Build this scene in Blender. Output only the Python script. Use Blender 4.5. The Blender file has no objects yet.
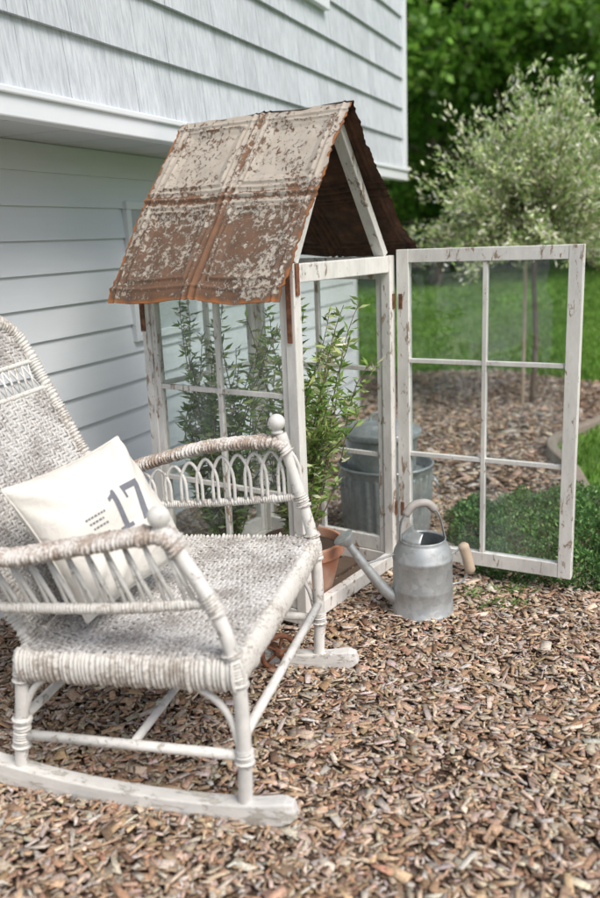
import bpy, math, random
import numpy as np
from mathutils import Vector, Matrix
random.seed(7); R=np.random.default_rng(11)
scene=bpy.context.scene
def V3(*a): return np.array(a,float)
def nrm(v):
    v=np.asarray(v,float); return v/(np.linalg.norm(v)+1e-12)
def link(o,parent=None):
    scene.collection.objects.link(o)
    if parent: o.parent=parent
    return o
def empty(name,loc=(0,0,0),rz=0):
    o=bpy.data.objects.new(name,None); o.empty_display_size=.2; o.location=loc; o.rotation_euler=(0,0,rz); return link(o)
def wob(x,y,seed=0,n=6,f=1.0):
    r=np.random.default_rng(seed); s=0
    for i in range(n):
        a=r.uniform(0,6.28); k=f*r.uniform(.6,2.4); s=s+np.sin(k*(x*math.cos(a)+y*math.sin(a))+r.uniform(0,6.28))
    return s/n**.5
# ---------- materials ----------
class NT:
    def __init__(s,name):
        s.m=bpy.data.materials.new(name); s.m.use_nodes=True; s.t=s.m.node_tree; s.t.nodes.clear()
        s.out=s.t.nodes.new('ShaderNodeOutputMaterial')
    def n(s,ty,**k):
        nd=s.t.nodes.new(ty)
        for a,b in k.items():
            if a=='inp':
                for i,v in b.items():
                    if isinstance(v,bpy.types.NodeSocket): s.t.links.new(v,nd.inputs[i])
                    else: nd.inputs[i].default_value=v
            else: setattr(nd,a,b)
        return nd
    def coord(s,scale=(1,1,1),which='Object'):
        tc=s.n('ShaderNodeTexCoord'); mp=s.n('ShaderNodeMapping',inp={0:tc.outputs[which],3:scale}); return mp.outputs[0]
    def noise(s,vec,scale,detail=4,rough=.55,dist=0):
        return s.n('ShaderNodeTexNoise',inp={'Vector':vec,'Scale':scale,'Detail':detail,'Roughness':rough,'Distortion':dist}).outputs['Fac']
    def ramp(s,fac,stops):
        r=s.n('ShaderNodeValToRGB',inp={0:fac}); e=r.color_ramp.elements
        while len(e)<len(stops): e.new(.5)
        for el,(p,c) in zip(e,stops):
            el.position=p; el.color=(c,c,c,1) if isinstance(c,(int,float)) else (*c,1)
        return r.outputs[0]
    def mix(s,f,a,b,mode='MIX'):
        nd=s.n('ShaderNodeMix',data_type='RGBA',blend_type=mode)
        for i,v in ((0,f),(6,a),(7,b)):
            if isinstance(v,bpy.types.NodeSocket): s.t.links.new(v,nd.inputs[i])
            elif isinstance(v,(int,float)): nd.inputs[i].default_value=v if i==0 else (v,v,v,1)
            else: nd.inputs[i].default_value=(*v,1)
        return nd.outputs[2]
    def math(s,op,a,b=0.,c=0.,clamp=False):
        return s.n('ShaderNodeMath',operation=op,use_clamp=clamp,inp={0:a,1:b,2:c}).outputs[0]
    def fin(s,col,rough=.6,bump=None,bd=.003,bs=.6,metal=0,spec=.5,transl=None,sss=None):
        p=s.n('ShaderNodeBsdfPrincipled')
        for k,v in (('Base Color',col),('Roughness',rough),('Metallic',metal),('Specular IOR Level',spec)):
            if isinstance(v,bpy.types.NodeSocket): s.t.links.new(v,p.inputs[k])
            elif k=='Base Color': p.inputs[k].default_value=(*v,1)
            else: p.inputs[k].default_value=v
        if bump is not None:
            b=s.n('ShaderNodeBump',inp={'Height':bump,'Distance':bd,'Strength':bs}); s.t.links.new(b.outputs[0],p.inputs['Normal'])
        o=p.outputs[0]
        if transl:
            tr=s.n('ShaderNodeBsdfTranslucent')
            if isinstance(col,bpy.types.NodeSocket): s.t.links.new(col,tr.inputs[0])
            else: tr.inputs[0].default_value=(*col,1)
            mx=s.n('ShaderNodeMixShader',inp={0:transl}); s.t.links.new(o,mx.inputs[1]); s.t.links.new(tr.outputs[0],mx.inputs[2]); o=mx.outputs[0]
        s.t.links.new(o,s.out.inputs[0]); return s.m
def m_chippy(name,lo=.60,paint=(.80,.79,.76),wood=(.24,.17,.12),stretch=(1,1,.35)):
    t=NT(name); c=t.coord(stretch); n1=t.noise(c,42,9,.74,.6); n2=t.noise(c,5,3)
    f=t.math('ADD',n1,t.math('MULTIPLY',n2,.35)); f=t.math('SUBTRACT',f,.17)
    mask=t.ramp(f,[(lo,0),(lo+.025,1)])
    wcol=t.mix(t.noise(c,70,3),wood,(wood[0]*1.9,wood[1]*2,wood[2]*2))
    dirt=t.ramp(t.noise(c,9,6,.7),[(.35,.74),(.6,1)])
    pc=t.mix(1.,paint,dirt,'MULTIPLY')
    col=t.mix(mask,pc,wcol)
    h=t.math('SUBTRACT',t.math('MULTIPLY',n1,.3),mask)
    return t.fin(col,.6,h,.0015,.7)
def m_plain(name,c,rough=.6,var=.15,scale=20,bump=.001,metal=0,stretch=(1,1,1)):
    t=NT(name); n=t.noise(t.coord(stretch),scale,6,.6)
    col=t.mix(n,tuple(x*(1-var) for x in c),tuple(min(1,x*(1+var)) for x in c))
    return t.fin(col,rough,n,bump,.5,metal=metal)
def m_attr(name,rough=.7,transl=None,spec=.3,var=.2,sc=40):
    t=NT(name); a=t.n('ShaderNodeAttribute',attribute_name='Col').outputs['Color']
    n=t.noise(t.coord(),sc,3); k=t.ramp(n,[(.3,1-var),(.7,1+var)])
    col=t.mix(1.,a,k,'MULTIPLY'); return t.fin(col,rough,None,transl=transl,spec=spec)
MW=m_chippy('chipped_white_paint',.60)
MW2=m_chippy('chair_white_paint',.60,(.76,.755,.73),(.30,.27,.235),(1,1,1))
MW3=m_chippy('rocker_weathered_paint',.545,(.74,.735,.71),(.34,.315,.28),(.35,1,1))
def m_wick(name,a,b,light=(.73,.72,.69),dark=(.28,.25,.22),s1=90,s2=7):
    t=NT(name); c=t.coord(); n1=t.noise(c,s1,5,.7); n2=t.noise(c,s2,4,.6); n3=t.noise(c,300,2)
    f=t.math('ADD',n1,t.math('MULTIPLY',n2,.8)); f=t.math('SUBTRACT',f,.4)
    return t.fin(t.mix(t.ramp(f,[(a,0),(b,1)]),t.mix(n3,tuple(x*.80 for x in light),light),t.mix(n3,dark,tuple(x*1.7 for x in dark))),.7,n1,.001,.5)
MWK=m_wick('worn_white_wicker',.51,.66)
MWS=m_wick('worn_grey_wicker_seat',.41,.61,(.66,.655,.64),(.23,.215,.205),130,9)
MWA=m_wick('wicker_arm_worn',.44,.58,(.70,.685,.66),(.25,.20,.165),130,14)
t=NT('galvanized_steel'); c=t.coord(); n1=t.noise(c,14,5,.65); vo=t.n('ShaderNodeTexVoronoi',inp={'Vector':c,'Scale':45}).outputs['Color']
vo=t.n('ShaderNodeRGBToBW',inp={0:vo}).outputs[0]
col=t.mix(n1,(.30,.335,.345),(.54,.575,.59)); col=t.mix(.14,col,vo); col=t.mix(t.ramp(t.noise(c,30,6,.7),[(.54,0),(.70,.65)]),col,(.29,.265,.24))
MG=t.fin(col,t.ramp(n1,[(.3,.36),(.7,.58)]),n1,.0008,.5,metal=.5)
t=NT('rusty_iron'); c=t.coord(); n1=t.noise(c,40,7,.7)
MR=t.fin(t.ramp(n1,[(.3,(.05,.02,.012)),(.5,(.18,.075,.04)),(.7,(.33,.15,.08))]),.85,n1,.002,.7)
t=NT('terracotta'); c=t.coord(); n1=t.noise(c,9,6,.6)
MT=t.fin(t.mix(t.ramp(n1,[(.42,0),(.68,.7)]),(.44,.20,.12),(.56,.44,.36)),.8,t.noise(c,60,3),.001,.4)
MS=m_plain('potting_soil',(.05,.032,.022),.95,.5,60,.006)
MDW=m_plain('dark_weathered_wood',(.10,.068,.048),.8,.5,12,.002,stretch=(6,.6,6))
MGW=m_plain('bare_wood_grip',(.50,.40,.30),.6,.3,30,.0008)
MST=m_plain('tree_bark',(.17,.13,.10),.9,.4,14,.01,stretch=(4,4,.8))
# thin window glass: Schlick reflectance that is the same from both sides of the sheet
t=NT('old_window_glass'); c=t.coord()
fa=t.n('ShaderNodeLayerWeight',inp={0:.5}).outputs['Facing']
fr=t.math('ADD',t.math('MULTIPLY',t.math('POWER',fa,5.),.85),.085,clamp=True)
tr=t.n('ShaderNodeBsdfTransparent',inp={0:(.86,.91,.90,1)}).outputs[0]
bp=t.n('ShaderNodeBump',inp={'Height':t.noise(c,5,2),'Distance':.004,'Strength':.5}).outputs[0]
gl=t.n('ShaderNodeBsdfGlossy',inp={'Roughness':.02,'Normal':bp}).outputs[0]
df=t.n('ShaderNodeBsdfDiffuse',inp={0:(.60,.66,.66,1)}).outputs[0]
hz=t.ramp(t.noise(c,4,6,.7),[(.46,.01),(.80,.24)])
m1=t.n('ShaderNodeMixShader',inp={0:hz,1:tr,2:df}).outputs[0]
m2=t.n('ShaderNodeMixShader',inp={0:fr,1:m1,2:gl}).outputs[0]
t.t.links.new(m2,t.out.inputs[0]); MGL=t.m
t=NT('vinyl_siding_white'); c=t.coord((.6,1,6)); n1=t.noise(c,6,5)
MV=t.fin(t.mix(n1,(.69,.74,.79),(.75,.79,.83)),.5,t.noise(t.coord((1,1,14)),30,3),.0006,.4)
t=NT('shake_siding_grey'); c=t.coord((1,1,.055)); n1=t.noise(c,95,5,.7); n2=t.noise(t.coord((1,1,.3)),6,4)
a=t.n('ShaderNodeAttribute',attribute_name='Col').outputs['Color']
col=t.mix(t.ramp(n1,[(.36,0),(.60,1)]),(.38,.41,.45),(.64,.68,.72)); col=t.mix(.30,col,t.mix(n2,(.52,.56,.60),(.70,.74,.78))); col=t.mix(1.,col,a,'MULTIPLY')
MSH=t.fin(col,.7,n1,.003,.7)
MTR=m_plain('white_trim_paint',(.77,.81,.85),.45,.04,12,.0004)
# ---------- builders ----------
class MB:
    def __init__(s): s.v=[];s.f=[];s.k=0;s.c=[]
    def add(s,V,F,col=None):
        V=np.asarray(V,float).reshape(-1,3); s.v.append(V)
        s.f+= [tuple(int(i)+s.k for i in f) for f in F]; s.k+=len(V)
        s.c.append(np.tile(np.array(col if col is not None else (1,1,1,1.)),(len(V),1)))
    def box(s,p0,p1,w,h,up=(0,0,1),col=None):
        p0=np.array(p0,float);p1=np.array(p1,float); d=nrm(p1-p0); up=np.array(up,float)
        if abs(d@nrm(up))>.98: up=V3(1,0,0)
        sd=nrm(np.cross(d,up)); u=np.cross(sd,d); V=[]
        for p in (p0,p1):
            for a,b in((-1,-1),(1,-1),(1,1),(-1,1)): V.append(p+sd*a*w/2+u*b*h/2)
        s.add(V,[(3,2,1,0),(4,5,6,7),(0,1,5,4),(1,2,6,5),(2,3,7,6),(3,0,4,7)],col)
    def bx(s,x0,x1,y0,y1,z0,z1,col=None):
        V=[(x,y,z) for z in(z0,z1) for x,y in((x0,y0),(x1,y0),(x1,y1),(x0,y1))]
        s.add(V,[(3,2,1,0),(4,5,6,7),(0,1,5,4),(1,2,6,5),(2,3,7,6),(3,0,4,7)],col)
    def tube(s,P,r,n=10,prof=None,up=None,ripple=0,caps=True,rx=1,rz=1,twist=1,amp=.13):
        P=np.asarray(P,float); m=len(P); r=np.ones(m)*r if np.isscalar(r) else np.asarray(r,float)
        T=np.gradient(P,axis=0); T/= (np.linalg.norm(T,axis=1,keepdims=True)+1e-12)
        if prof is None:
            a=np.linspace(0,2*math.pi,n,endpoint=False); prof=np.stack([np.cos(a)*rx,np.sin(a)*rz],1)
        n=len(prof); ang=np.arctan2(prof[:,1],prof[:,0])
        if up is None:
            mt=np.abs(T.mean(0)); up=np.eye(3)[int(np.argmin(mt))]
        up=np.array(up,float); sd=np.cross(T,up); sd/= (np.linalg.norm(sd,axis=1,keepdims=True)+1e-12); U=np.cross(sd,T)
        L=np.concatenate([[0],np.cumsum(np.linalg.norm(np.diff(P,axis=0),axis=1))])
        k=np.ones((m,n))
        if ripple:
            L2=L+ripple*.35*np.sin(L*47)+ripple*.2*np.sin(L*131+1)
            ph=2*math.pi*L2[:,None]/ripple+ang[None,:]*twist
            wi=np.floor(np.clip(L2,0,None)/ripple).astype(int); rj=np.random.default_rng(3).normal(size=wi.max()+2)*.05
            k=1+ amp*(np.abs(np.sin(ph/2))*2-1.2)+rj[wi][:,None]
        V=P[:,None,:]+ (sd[:,None,:]*prof[None,:,0:1]+U[:,None,:]*prof[None,:,1:2])*(r[:,None]*k)[:,:,None]
        F=[(i*n+j,i*n+(j+1)%n,(i+1)*n+(j+1)%n,(i+1)*n+j) for i in range(m-1) for j in range(n)]
        if caps: F+=[tuple(range(n-1,-1,-1)),tuple((m-1)*n+j for j in range(n))]
        s.add(V.reshape(-1,3),F)
    def lathe(s,prof,c=(0,0,0),n=32,flute=0,fn=0):
        prof=np.array(prof,float); m=len(prof); a=np.linspace(0,2*math.pi,n,endpoint=False)
        k=np.ones((m,n))
        if flute: 
            fl=prof[:,2] if prof.shape[1]>2 else np.ones(m)
            k=1+flute*np.cos(a*fn)[None,:]*fl[:,None]
        V=np.stack([prof[:,0:1]*k*np.cos(a),prof[:,0:1]*k*np.sin(a),np.repeat(prof[:,1:2],n,1)],2)+np.array(c)
        F=[(i*n+j,i*n+(j+1)%n,(i+1)*n+(j+1)%n,(i+1)*n+j) for i in range(m-1) for j in range(n)]
        s.add(V.reshape(-1,3),F)
    def obj(s,name,parent=None,mat=None,bevel=0,smooth=False,solid=0,mats=None):
        V=np.concatenate(s.v); me=bpy.data.meshes.new(name); me.from_pydata(V.tolist(),[],s.f); me.update()
        ca=me.color_attributes.new('Col','FLOAT_COLOR','POINT'); ca.data.foreach_set('color',np.concatenate(s.c).astype(np.float32).ravel())
        if mat: me.materials.append(mat)
        o=bpy.data.objects.new(name,me); link(o,parent)
        if smooth: me.polygons.foreach_set('use_smooth',[True]*len(me.polygons))
        if solid: md=o.modifiers.new('s','SOLIDIFY'); md.thickness=solid; md.offset=0
        if bevel: md=o.modifiers.new('b','BEVEL'); md.width=bevel; md.segments=2; md.limit_method='ANGLE'
        return o
def smooth_path(P,n=24,closed=False):
    P=np.array(P,float); m=len(P)
    Q=np.vstack([2*P[0]-P[1],P,2*P[-1]-P[-2]]) ; out=[]
    seg=m-1; per=max(2,int(math.ceil(n/seg)))
    for i in range(seg):
        p0,p1,p2,p3=Q[i:i+4]
        for k in range(per):
            t=k/per; out.append(.5*((2*p1)+(-p0+p2)*t+(2*p0-5*p1+4*p2-p3)*t*t+(-p0+3*p1-3*p2+p3)*t**3))
    out.append(P[-1]); return np.array(out)
def resample(P,step):
    P=np.asarray(P,float); L=np.concatenate([[0],np.cumsum(np.linalg.norm(np.diff(P,axis=0),axis=1))]); n=max(2,int(L[-1]/step)+1)
    s=np.linspace(0,L[-1],n); return np.stack([np.interp(s,L,P[:,i]) for i in range(3)],1)
def wrapped(mb,P,r,pitch=.009,n=12,rx=1,rz=1,up=None,twist=1,amp=.13):
    Q=resample(P,pitch/6); mb.tube(Q,r,n,ripple=pitch,rx=rx,rz=rz,up=up,twist=twist,amp=amp)
def mesh_np(name,V,F,mat,C=None,parent=None,smooth=False):
    me=bpy.data.meshes.new(name); V=np.asarray(V,np.float32); F=np.asarray(F,np.int32); n,k=F.shape
    me.vertices.add(len(V)); me.vertices.foreach_set('co',V.ravel()); me.loops.add(n*k); me.loops.foreach_set('vertex_index',F.ravel())
    me.polygons.add(n); me.polygons.foreach_set('loop_start',np.arange(0,n*k,k,dtype=np.int32)); me.update(calc_edges=True)
    if smooth: me.polygons.foreach_set('use_smooth',np.ones(n,bool))
    if C is not None:
        ca=me.color_attributes.new('Col','FLOAT_COLOR','POINT'); C=np.asarray(C,np.float32)
        if C.shape[1]==3: C=np.hstack([C,np.ones((len(C),1),np.float32)])
        ca.data.foreach_set('color',C.ravel())
    me.materials.append(mat); me.validate(); o=bpy.data.objects.new(name,me); return link(o,parent)
def rand_dirs(n):
    d=R.normal(size=(n,3)); return d/np.linalg.norm(d,axis=1,keepdims=True)
def leaves(P,D,L,W,C):
    n=len(P); L=np.ones(n)*L; W=np.ones(n)*W
    S=np.cross(D,rand_dirs(n)); S/=np.linalg.norm(S,axis=1,keepdims=True)+1e-9; N=np.cross(D,S)
    tip=P+D*L[:,None]; mid=P+D*(L*.45)[:,None]+N*(L*.10)[:,None]
    V=np.stack([P,mid+S*(W/2)[:,None],tip,mid-S*(W/2)[:,None]],1).reshape(-1,3)
    F=np.arange(4*n).reshape(n,4); return V,F,np.repeat(C,4,0)
def pal(cols,n,w=None,var=.15):
    cols=np.array(cols); i=R.choice(len(cols),n,p=w); return np.clip(cols[i]*(1+R.normal(size=(n,1))*var)*(1+R.normal(size=(n,3))*.04),0.005,1)

# ---------- camera ----------
th=math.radians(14); sr=.04; cr=math.sqrt(1-sr*sr); H=1.35
f_=Vector((0,math.cos(th),-math.sin(th))); r0=Vector((1,0,0)); u0=Vector((0,math.sin(th),math.cos(th)))
rr=r0*cr-u0*sr; uu=r0*sr+u0*cr
cd=bpy.data.cameras.new('camera'); cam=bpy.data.objects.new('camera',cd); link(cam)
cam.matrix_world=Matrix(((rr.x,uu.x,-f_.x,0),(rr.y,uu.y,-f_.y,0),(rr.z,uu.z,-f_.z,H),(0,0,0,1)))
cd.sensor_fit='VERTICAL'; cd.sensor_height=36; cd.sensor_width=24; cd.lens=850/898*36; cd.clip_end=500; cd.clip_start=.05
cd.dof.use_dof=True; cd.dof.focus_distance=2.8; cd.dof.aperture_fstop=1.8
scene.camera=cam

# ---------- ground ----------
t=NT('lawn_soil_green'); c=t.coord(); n=t.noise(c,1.2,5); n2=t.noise(c,40,4,.7)
MLG=t.fin(t.mix(n2,t.mix(n,(.08,.18,.03),(.14,.27,.05)),(.11,.23,.04)),.9,n2,.02,.8)
mb=MB(); mb.add([(-150,-60,0),(150,-60,0),(150,240,0),(-150,240,0)],[(0,1,2,3)]); mb.obj('lawn_ground',None,MLG)
t=NT('mulch_base'); c=t.coord(); n=t.noise(c,70,5,.75); MMB=t.fin(t.ramp(n,[(.3,(.04,.026,.018)),(.55,(.15,.10,.068)),(.75,(.30,.21,.15))]),.95,n,.02,1)
far=[(-.2,8.3),(.6,8.1),(1.2,8.3),(1.98,8.2),(2.64,7.35),(2.7,6.6),(2.1,5.75),(1.58,5.15),(1.5,4.5),(1.42,3.9),(1.5,3.2),(1.9,2.6),(2.6,2.0),(3.2,1.0),(3.4,-3),(-3.8,-3)]
poly=[(-3.8,-3.0)]+[(-2.4,0.2),(-1.14,2.9),(.45,6.7),(.2,8.3)]+far[1:-1]
mb=MB(); mb.add([(x,y,.004) for x,y in poly],[tuple(range(len(poly)))[::-1]]); mb.obj('mulch_ground',None,MMB)
pp=np.array(poly)
def inside(x,y):
    r=np.zeros(len(x),bool); j=len(pp)-1
    for i in range(len(pp)):
        xi,yi=pp[i];xj,yj=pp[j]
        c=((yi>y)!=(yj>y))&(x<(xj-xi)*(y-yi)/(yj-yi+1e-12)+xi); r^=c; j=i
    return r
def chips(n,xs,ys,Ls,zmax):
    x,y=xs,ys; n=len(x); L=np.minimum(Ls*np.exp(R.normal(size=n)*.45),Ls*2.6); W=L*R.uniform(.20,.5,n); T=R.uniform(.0018,.0048,n)*(Ls/.028)
    yaw=R.uniform(0,6.283,n); pit=R.normal(size=n)*.20; rol=R.normal(size=n)*.25
    base=np.array([(-.5,-.5),(.5,-.5),(.5,.5),(-.5,.5)])
    q=np.zeros((n,8,3)); 
    for k in range(4):
        jx=R.uniform(.55,1.05,n); jy=R.uniform(.30,1.1,n)
        for z in (0,1):
            q[:,k+4*z,0]=base[k,0]*L*jx; q[:,k+4*z,1]=base[k,1]*W*jy; q[:,k+4*z,2]=(z-.5)*T
    cz,sz=np.cos(pit),np.sin(pit); X=q[:,:,0]*cz[:,None]-q[:,:,2]*sz[:,None]; Z=q[:,:,0]*sz[:,None]+q[:,:,2]*cz[:,None]; q[:,:,0]=X;q[:,:,2]=Z
    cz,sz=np.cos(rol),np.sin(rol); Y=q[:,:,1]*cz[:,None]-q[:,:,2]*sz[:,None]; Z=q[:,:,1]*sz[:,None]+q[:,:,2]*cz[:,None]; q[:,:,1]=Y;q[:,:,2]=Z
    cz,sz=np.cos(yaw),np.sin(yaw); X=q[:,:,0]*cz[:,None]-q[:,:,1]*sz[:,None]; Y=q[:,:,0]*sz[:,None]+q[:,:,1]*cz[:,None]
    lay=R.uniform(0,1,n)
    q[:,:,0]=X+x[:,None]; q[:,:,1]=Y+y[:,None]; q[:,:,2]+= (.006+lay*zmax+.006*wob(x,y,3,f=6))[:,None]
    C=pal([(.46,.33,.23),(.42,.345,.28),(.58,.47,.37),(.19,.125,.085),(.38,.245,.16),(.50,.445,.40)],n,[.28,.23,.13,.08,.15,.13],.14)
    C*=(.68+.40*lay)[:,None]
    F0=np.array([(3,2,1,0),(4,5,6,7),(0,1,5,4),(1,2,6,5),(2,3,7,6),(3,0,4,7)])
    F=(np.arange(n)[:,None,None]*8+F0).reshape(-1,4)
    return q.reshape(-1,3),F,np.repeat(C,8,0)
def sector(n,a0,a1,r0,r1):
    a=R.uniform(a0,a1,n); r=np.sqrt(R.uniform(r0*r0,r1*r1,n)); return r*np.sin(a),r*np.cos(a)
Vs=[];Fs=[];Cs=[];k=0
for n,a0,a1,ra,rb,Ls in ((82000,-.5,.5,1.2,4.3,.0275),(34000,-.35,.5,4.3,9.2,.042),(14000,.5,1.3,.6,4.3,.04),(10000,-1.3,-.5,.6,4,.04)):
    x,y=sector(n,a0,a1,ra,rb); m=inside(x,y); x=x[m];y=y[m]
    v,f,c=chips(n,x,y,Ls,.022); Vs.append(v);Fs.append(f+k);Cs.append(c);k+=len(v)
MC=m_attr('wood_chips',.85,None,.2,.3,160)
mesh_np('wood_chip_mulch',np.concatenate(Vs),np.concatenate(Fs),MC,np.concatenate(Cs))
def grass(name,x,y,h,w):
    n=len(x); D=R.normal(size=(n,3))*[.35,.35,0]+[0,0,1]; D/=np.linalg.norm(D,axis=1,keepdims=True)
    P=np.stack([x,y,np.zeros(n)],1); C=pal([(.12,.26,.035),(.18,.34,.05),(.25,.42,.09),(.30,.37,.13)],n,[.35,.4,.2,.05],.2)*(1+.12*wob(x,y,8,f=2.5))[:,None]
    return leaves(P,D,h*R.uniform(.6,1.3,n),w,C)
MGR=m_attr('grass_blades',.6,.35,.3)
Vs=[];Fs=[];Cs=[];k=0
def acc(v,f,c):
    global k
    Vs.append(v);Fs.append(f+k);Cs.append(c);k+=len(v)
x,y=sector(60000,-.02,.55,7,15); m=~inside(x,y); acc(*grass('g',x[m],y[m],.06,.018))
x,y=sector(40000,.02,.5,15,30); acc(*grass('g',x,y,.08,.05))
x=R.uniform(1.4,4.5,45000); y=R.uniform(2.2,8.2,45000); m=~inside(x,y); acc(*grass('g',x[m],y[m],.05,.010))
mesh_np('lawn_grass',np.concatenate(Vs),np.concatenate(Fs),MGR,np.concatenate(Cs))
n=30000; x=R.uniform(.6,2.0,n*3); y=R.uniform(2.75,4.3,n*3)
e=((x-1.22)/.60)**2+((y-3.5)/.62)**2+.16*wob(x,y,9,f=9); m=e<1; x=x[m][:n];y=y[m][:n];e=e[m][:n]; n=len(x)
z=R.uniform(.2,1,n)*(.11*np.sqrt(np.clip(1-e,0,1))+.025)*(1+.35*wob(x,y,4,f=18))
D=rand_dirs(n); D[:,2]=abs(D[:,2])+.3; D/=np.linalg.norm(D,axis=1,keepdims=True)
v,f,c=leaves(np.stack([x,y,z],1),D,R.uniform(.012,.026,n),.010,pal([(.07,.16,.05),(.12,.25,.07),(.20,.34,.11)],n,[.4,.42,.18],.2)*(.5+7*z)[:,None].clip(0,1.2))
MLF=m_attr('leaf_green',.5,.3,.4)
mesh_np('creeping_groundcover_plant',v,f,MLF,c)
mb=MB(); e1=smooth_path([(2.75,6.6,.03),(2.1,5.75,.03),(1.58,5.15,.03),(1.5,4.5,.03),(1.42,3.9,.03),(1.5,3.2,.03),(1.9,2.6,.03),(2.6,2.0,.03)],60)
mb.tube(e1,1,prof=np.array([(-.03,-.04),(.03,-.04),(.03,.04),(-.03,.04)])); mb.obj('garden_bed_edging',None,m_plain('edging_stone',(.26,.22,.18),.9,.4,25,.004),bevel=.008)
P=[];D=[]
for cx,cy,q in ((.72,2.88,110),(.60,2.98,60),(.80,3.0,80)):
    n=q; a=R.uniform(0,6.28,n); P.append(np.stack([cx+R.normal(size=n)*.04,cy+R.normal(size=n)*.03,np.full(n,.015)],1)); D.append(np.stack([np.cos(a),np.sin(a),R.uniform(.1,.9,n)],1))
P=np.concatenate(P);D=np.concatenate(D);D/=np.linalg.norm(D,axis=1,keepdims=True)
v,f,c=leaves(P,D,R.uniform(.02,.045,len(P)),.007,pal([(.16,.27,.07),(.24,.34,.13)],len(P))); mesh_np('weed_sprigs',v,f,MLF,c)

# ---------- house ----------
house=empty('vinyl_sided_house',(-1.136,2.905,0),math.atan2(.92,.392))
X0,X1,ZS=-4.5,4.08,1.73; OV=.40; ZT=4.9; DEP=7.
def siding(mb,o,dx,on,L,z0,z1,e,lip):
    o=np.array(o,float);dx=np.array(dx,float);on=np.array(on,float); z=z0
    while z<z1-1e-6:
        zz=min(z+e,z1); a=o+on*lip; b=o+on*.001
        A=a+V3(0,0,z);B=A+dx*L;C=b+dx*L+V3(0,0,zz);D=b+V3(0,0,zz);E=o-on*.004+V3(0,0,z);F=E+dx*L
        mb.add([A,B,C,D,E,F],[(0,1,2,3),(4,5,1,0)]); z=zz
mb=MB(); siding(mb,(X0,0,0),(1,0,0),(0,-1,0),X1-X0-.05,0,ZS,.125,.014)
siding(mb,(X1,.05,0),(0,1,0),(1,0,0),DEP,0,ZS,.125,.014); mb.obj('lower_siding',house,MV)
mb=MB(); mb.bx(X0,X1-.02,.01,DEP,0,ZS-.01); mb.obj('lower_wall_core',house,MTR)
mb=MB(); mb.bx(X1-.055,X1+.02,-.022,.055,0,ZS-.002); mb.obj('lower_corner_trim',house,MTR,bevel=.004)
mb=MB(); 
xx=X0
while xx<X1:
    mb.bx(xx+.004,min(xx+.30,X1)-.004,-OV+.03,.02,ZS+.002,ZS+.02); xx+=.30
mb.bx(X0,X1,-OV+.02,DEP,ZS+.008,ZS+.05); mb.obj('soffit',house,m_plain('soffit_vinyl',(.62,.65,.68),.5,.05))
mb=MB(); mb.bx(X0,X1+.03,-OV-.03,-OV+.03,ZS-.012,ZS+.075); mb.bx(X0,X1+.026,-OV-.042,-OV-.029,ZS+.050,ZS+.072); mb.obj('overhang_trim',house,MTR,bevel=.005)
mb=MB(); mb.bx(X0,X1,-OV+.012,DEP,ZS+.05,ZT); mb.obj('upper_wall_core',house,m_plain('core_grey',(.36,.38,.41)))
mb=MB(); z=ZS+.075; row=0
while z<ZT:
    for side in (0,1):
        a0,a1=((X0,X1-.02) if side==0 else (-OV+.05,DEP)); s=a0
        while s<a1:
            w=random.uniform(.09,.24); s2=min(s+w,a1); g=.0011; lp=.020+random.uniform(0,.003); zt=z+.205; col=random.uniform(.91,1.05); col=(col,col,col*1.01,1)
            q=[(s+g,lp,z),(s2-g,lp,z),(s2-g,.002,zt),(s+g,.002,zt),(s+g,-.01,z),(s2-g,-.01,z),(s2-g,-.01,zt),(s+g,-.01,zt)]
            q=[(a,-OV-b,c) if side==0 else (X1+b,a,c) for a,b,c in q]
            mb.add(q,[(0,1,2,3),(4,5,1,0),(1,5,6,2),(4,0,3,7)],col); s=s2
    z+=.2; row+=1
mb.obj('upper_shake_siding',house,MSH)
mb=MB(); mb.bx(X1-.06,X1+.026,-OV-.028,-OV+.06,ZS+.075,ZT); mb.obj('upper_corner_trim',house,MTR,bevel=.004)
mb=MB(); wx0,wx1,wz=1.2,2.5,2.53
mb.bx(wx0,wx1,-OV-.05,-OV,wz,wz+.06); mb.bx(wx0,wx1,-OV-.05,-OV,wz+1.1,wz+1.18)
for a in (wx0,wx1-.07,(wx0+wx1)/2-.03): mb.bx(a,a+.07,-OV-.046,-OV,wz+.06,wz+1.1)
mb.obj('upper_window_frame',house,MTR,bevel=.004)
MDG=NT('house_window_glass').fin((.10,.13,.15),.08,spec=.8)
mb=MB(); mb.bx(wx0+.05,wx1-.05,-OV-.03,-OV,wz+.05,wz+1.12); mb.obj('upper_window_glass',house,MDG)
mb=MB(); a,b,c,d=1.02,1.62,.92,1.53
mb.bx(a,b,-.032,-.004,d-.035,d); mb.bx(a,b,-.032,-.004,c,c+.035); mb.bx(a,a+.035,-.030,-.004,c+.035,d-.035); mb.bx(b-.035,b,-.030,-.004,c+.035,d-.035); mb.obj('lower_window_frame',house,MTR,bevel=.003)
mb=MB(); mb.bx(a+.03,b-.03,-.018,-.002,c+.03,d-.03); mb.obj('lower_window_panel',house,m_plain('panel_white',(.48,.52,.56),.25,.08,5))
mb=MB(); ym=(DEP-OV)/2; mb.add([(X0,-OV-.4,ZT),(X1+.3,-OV-.4,ZT),(X1+.3,ym,ZT+2),(X0,ym,ZT+2),(X0,DEP+.4,ZT),(X1+.3,DEP+.4,ZT)],[(0,1,2,3),(3,2,5,4),(0,4,5,1),(1,5,2),(0,3,4)])
mb.obj('house_roof',house,m_plain('asphalt_shingle',(.08,.08,.085),.9,.3,30,.01))

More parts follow.
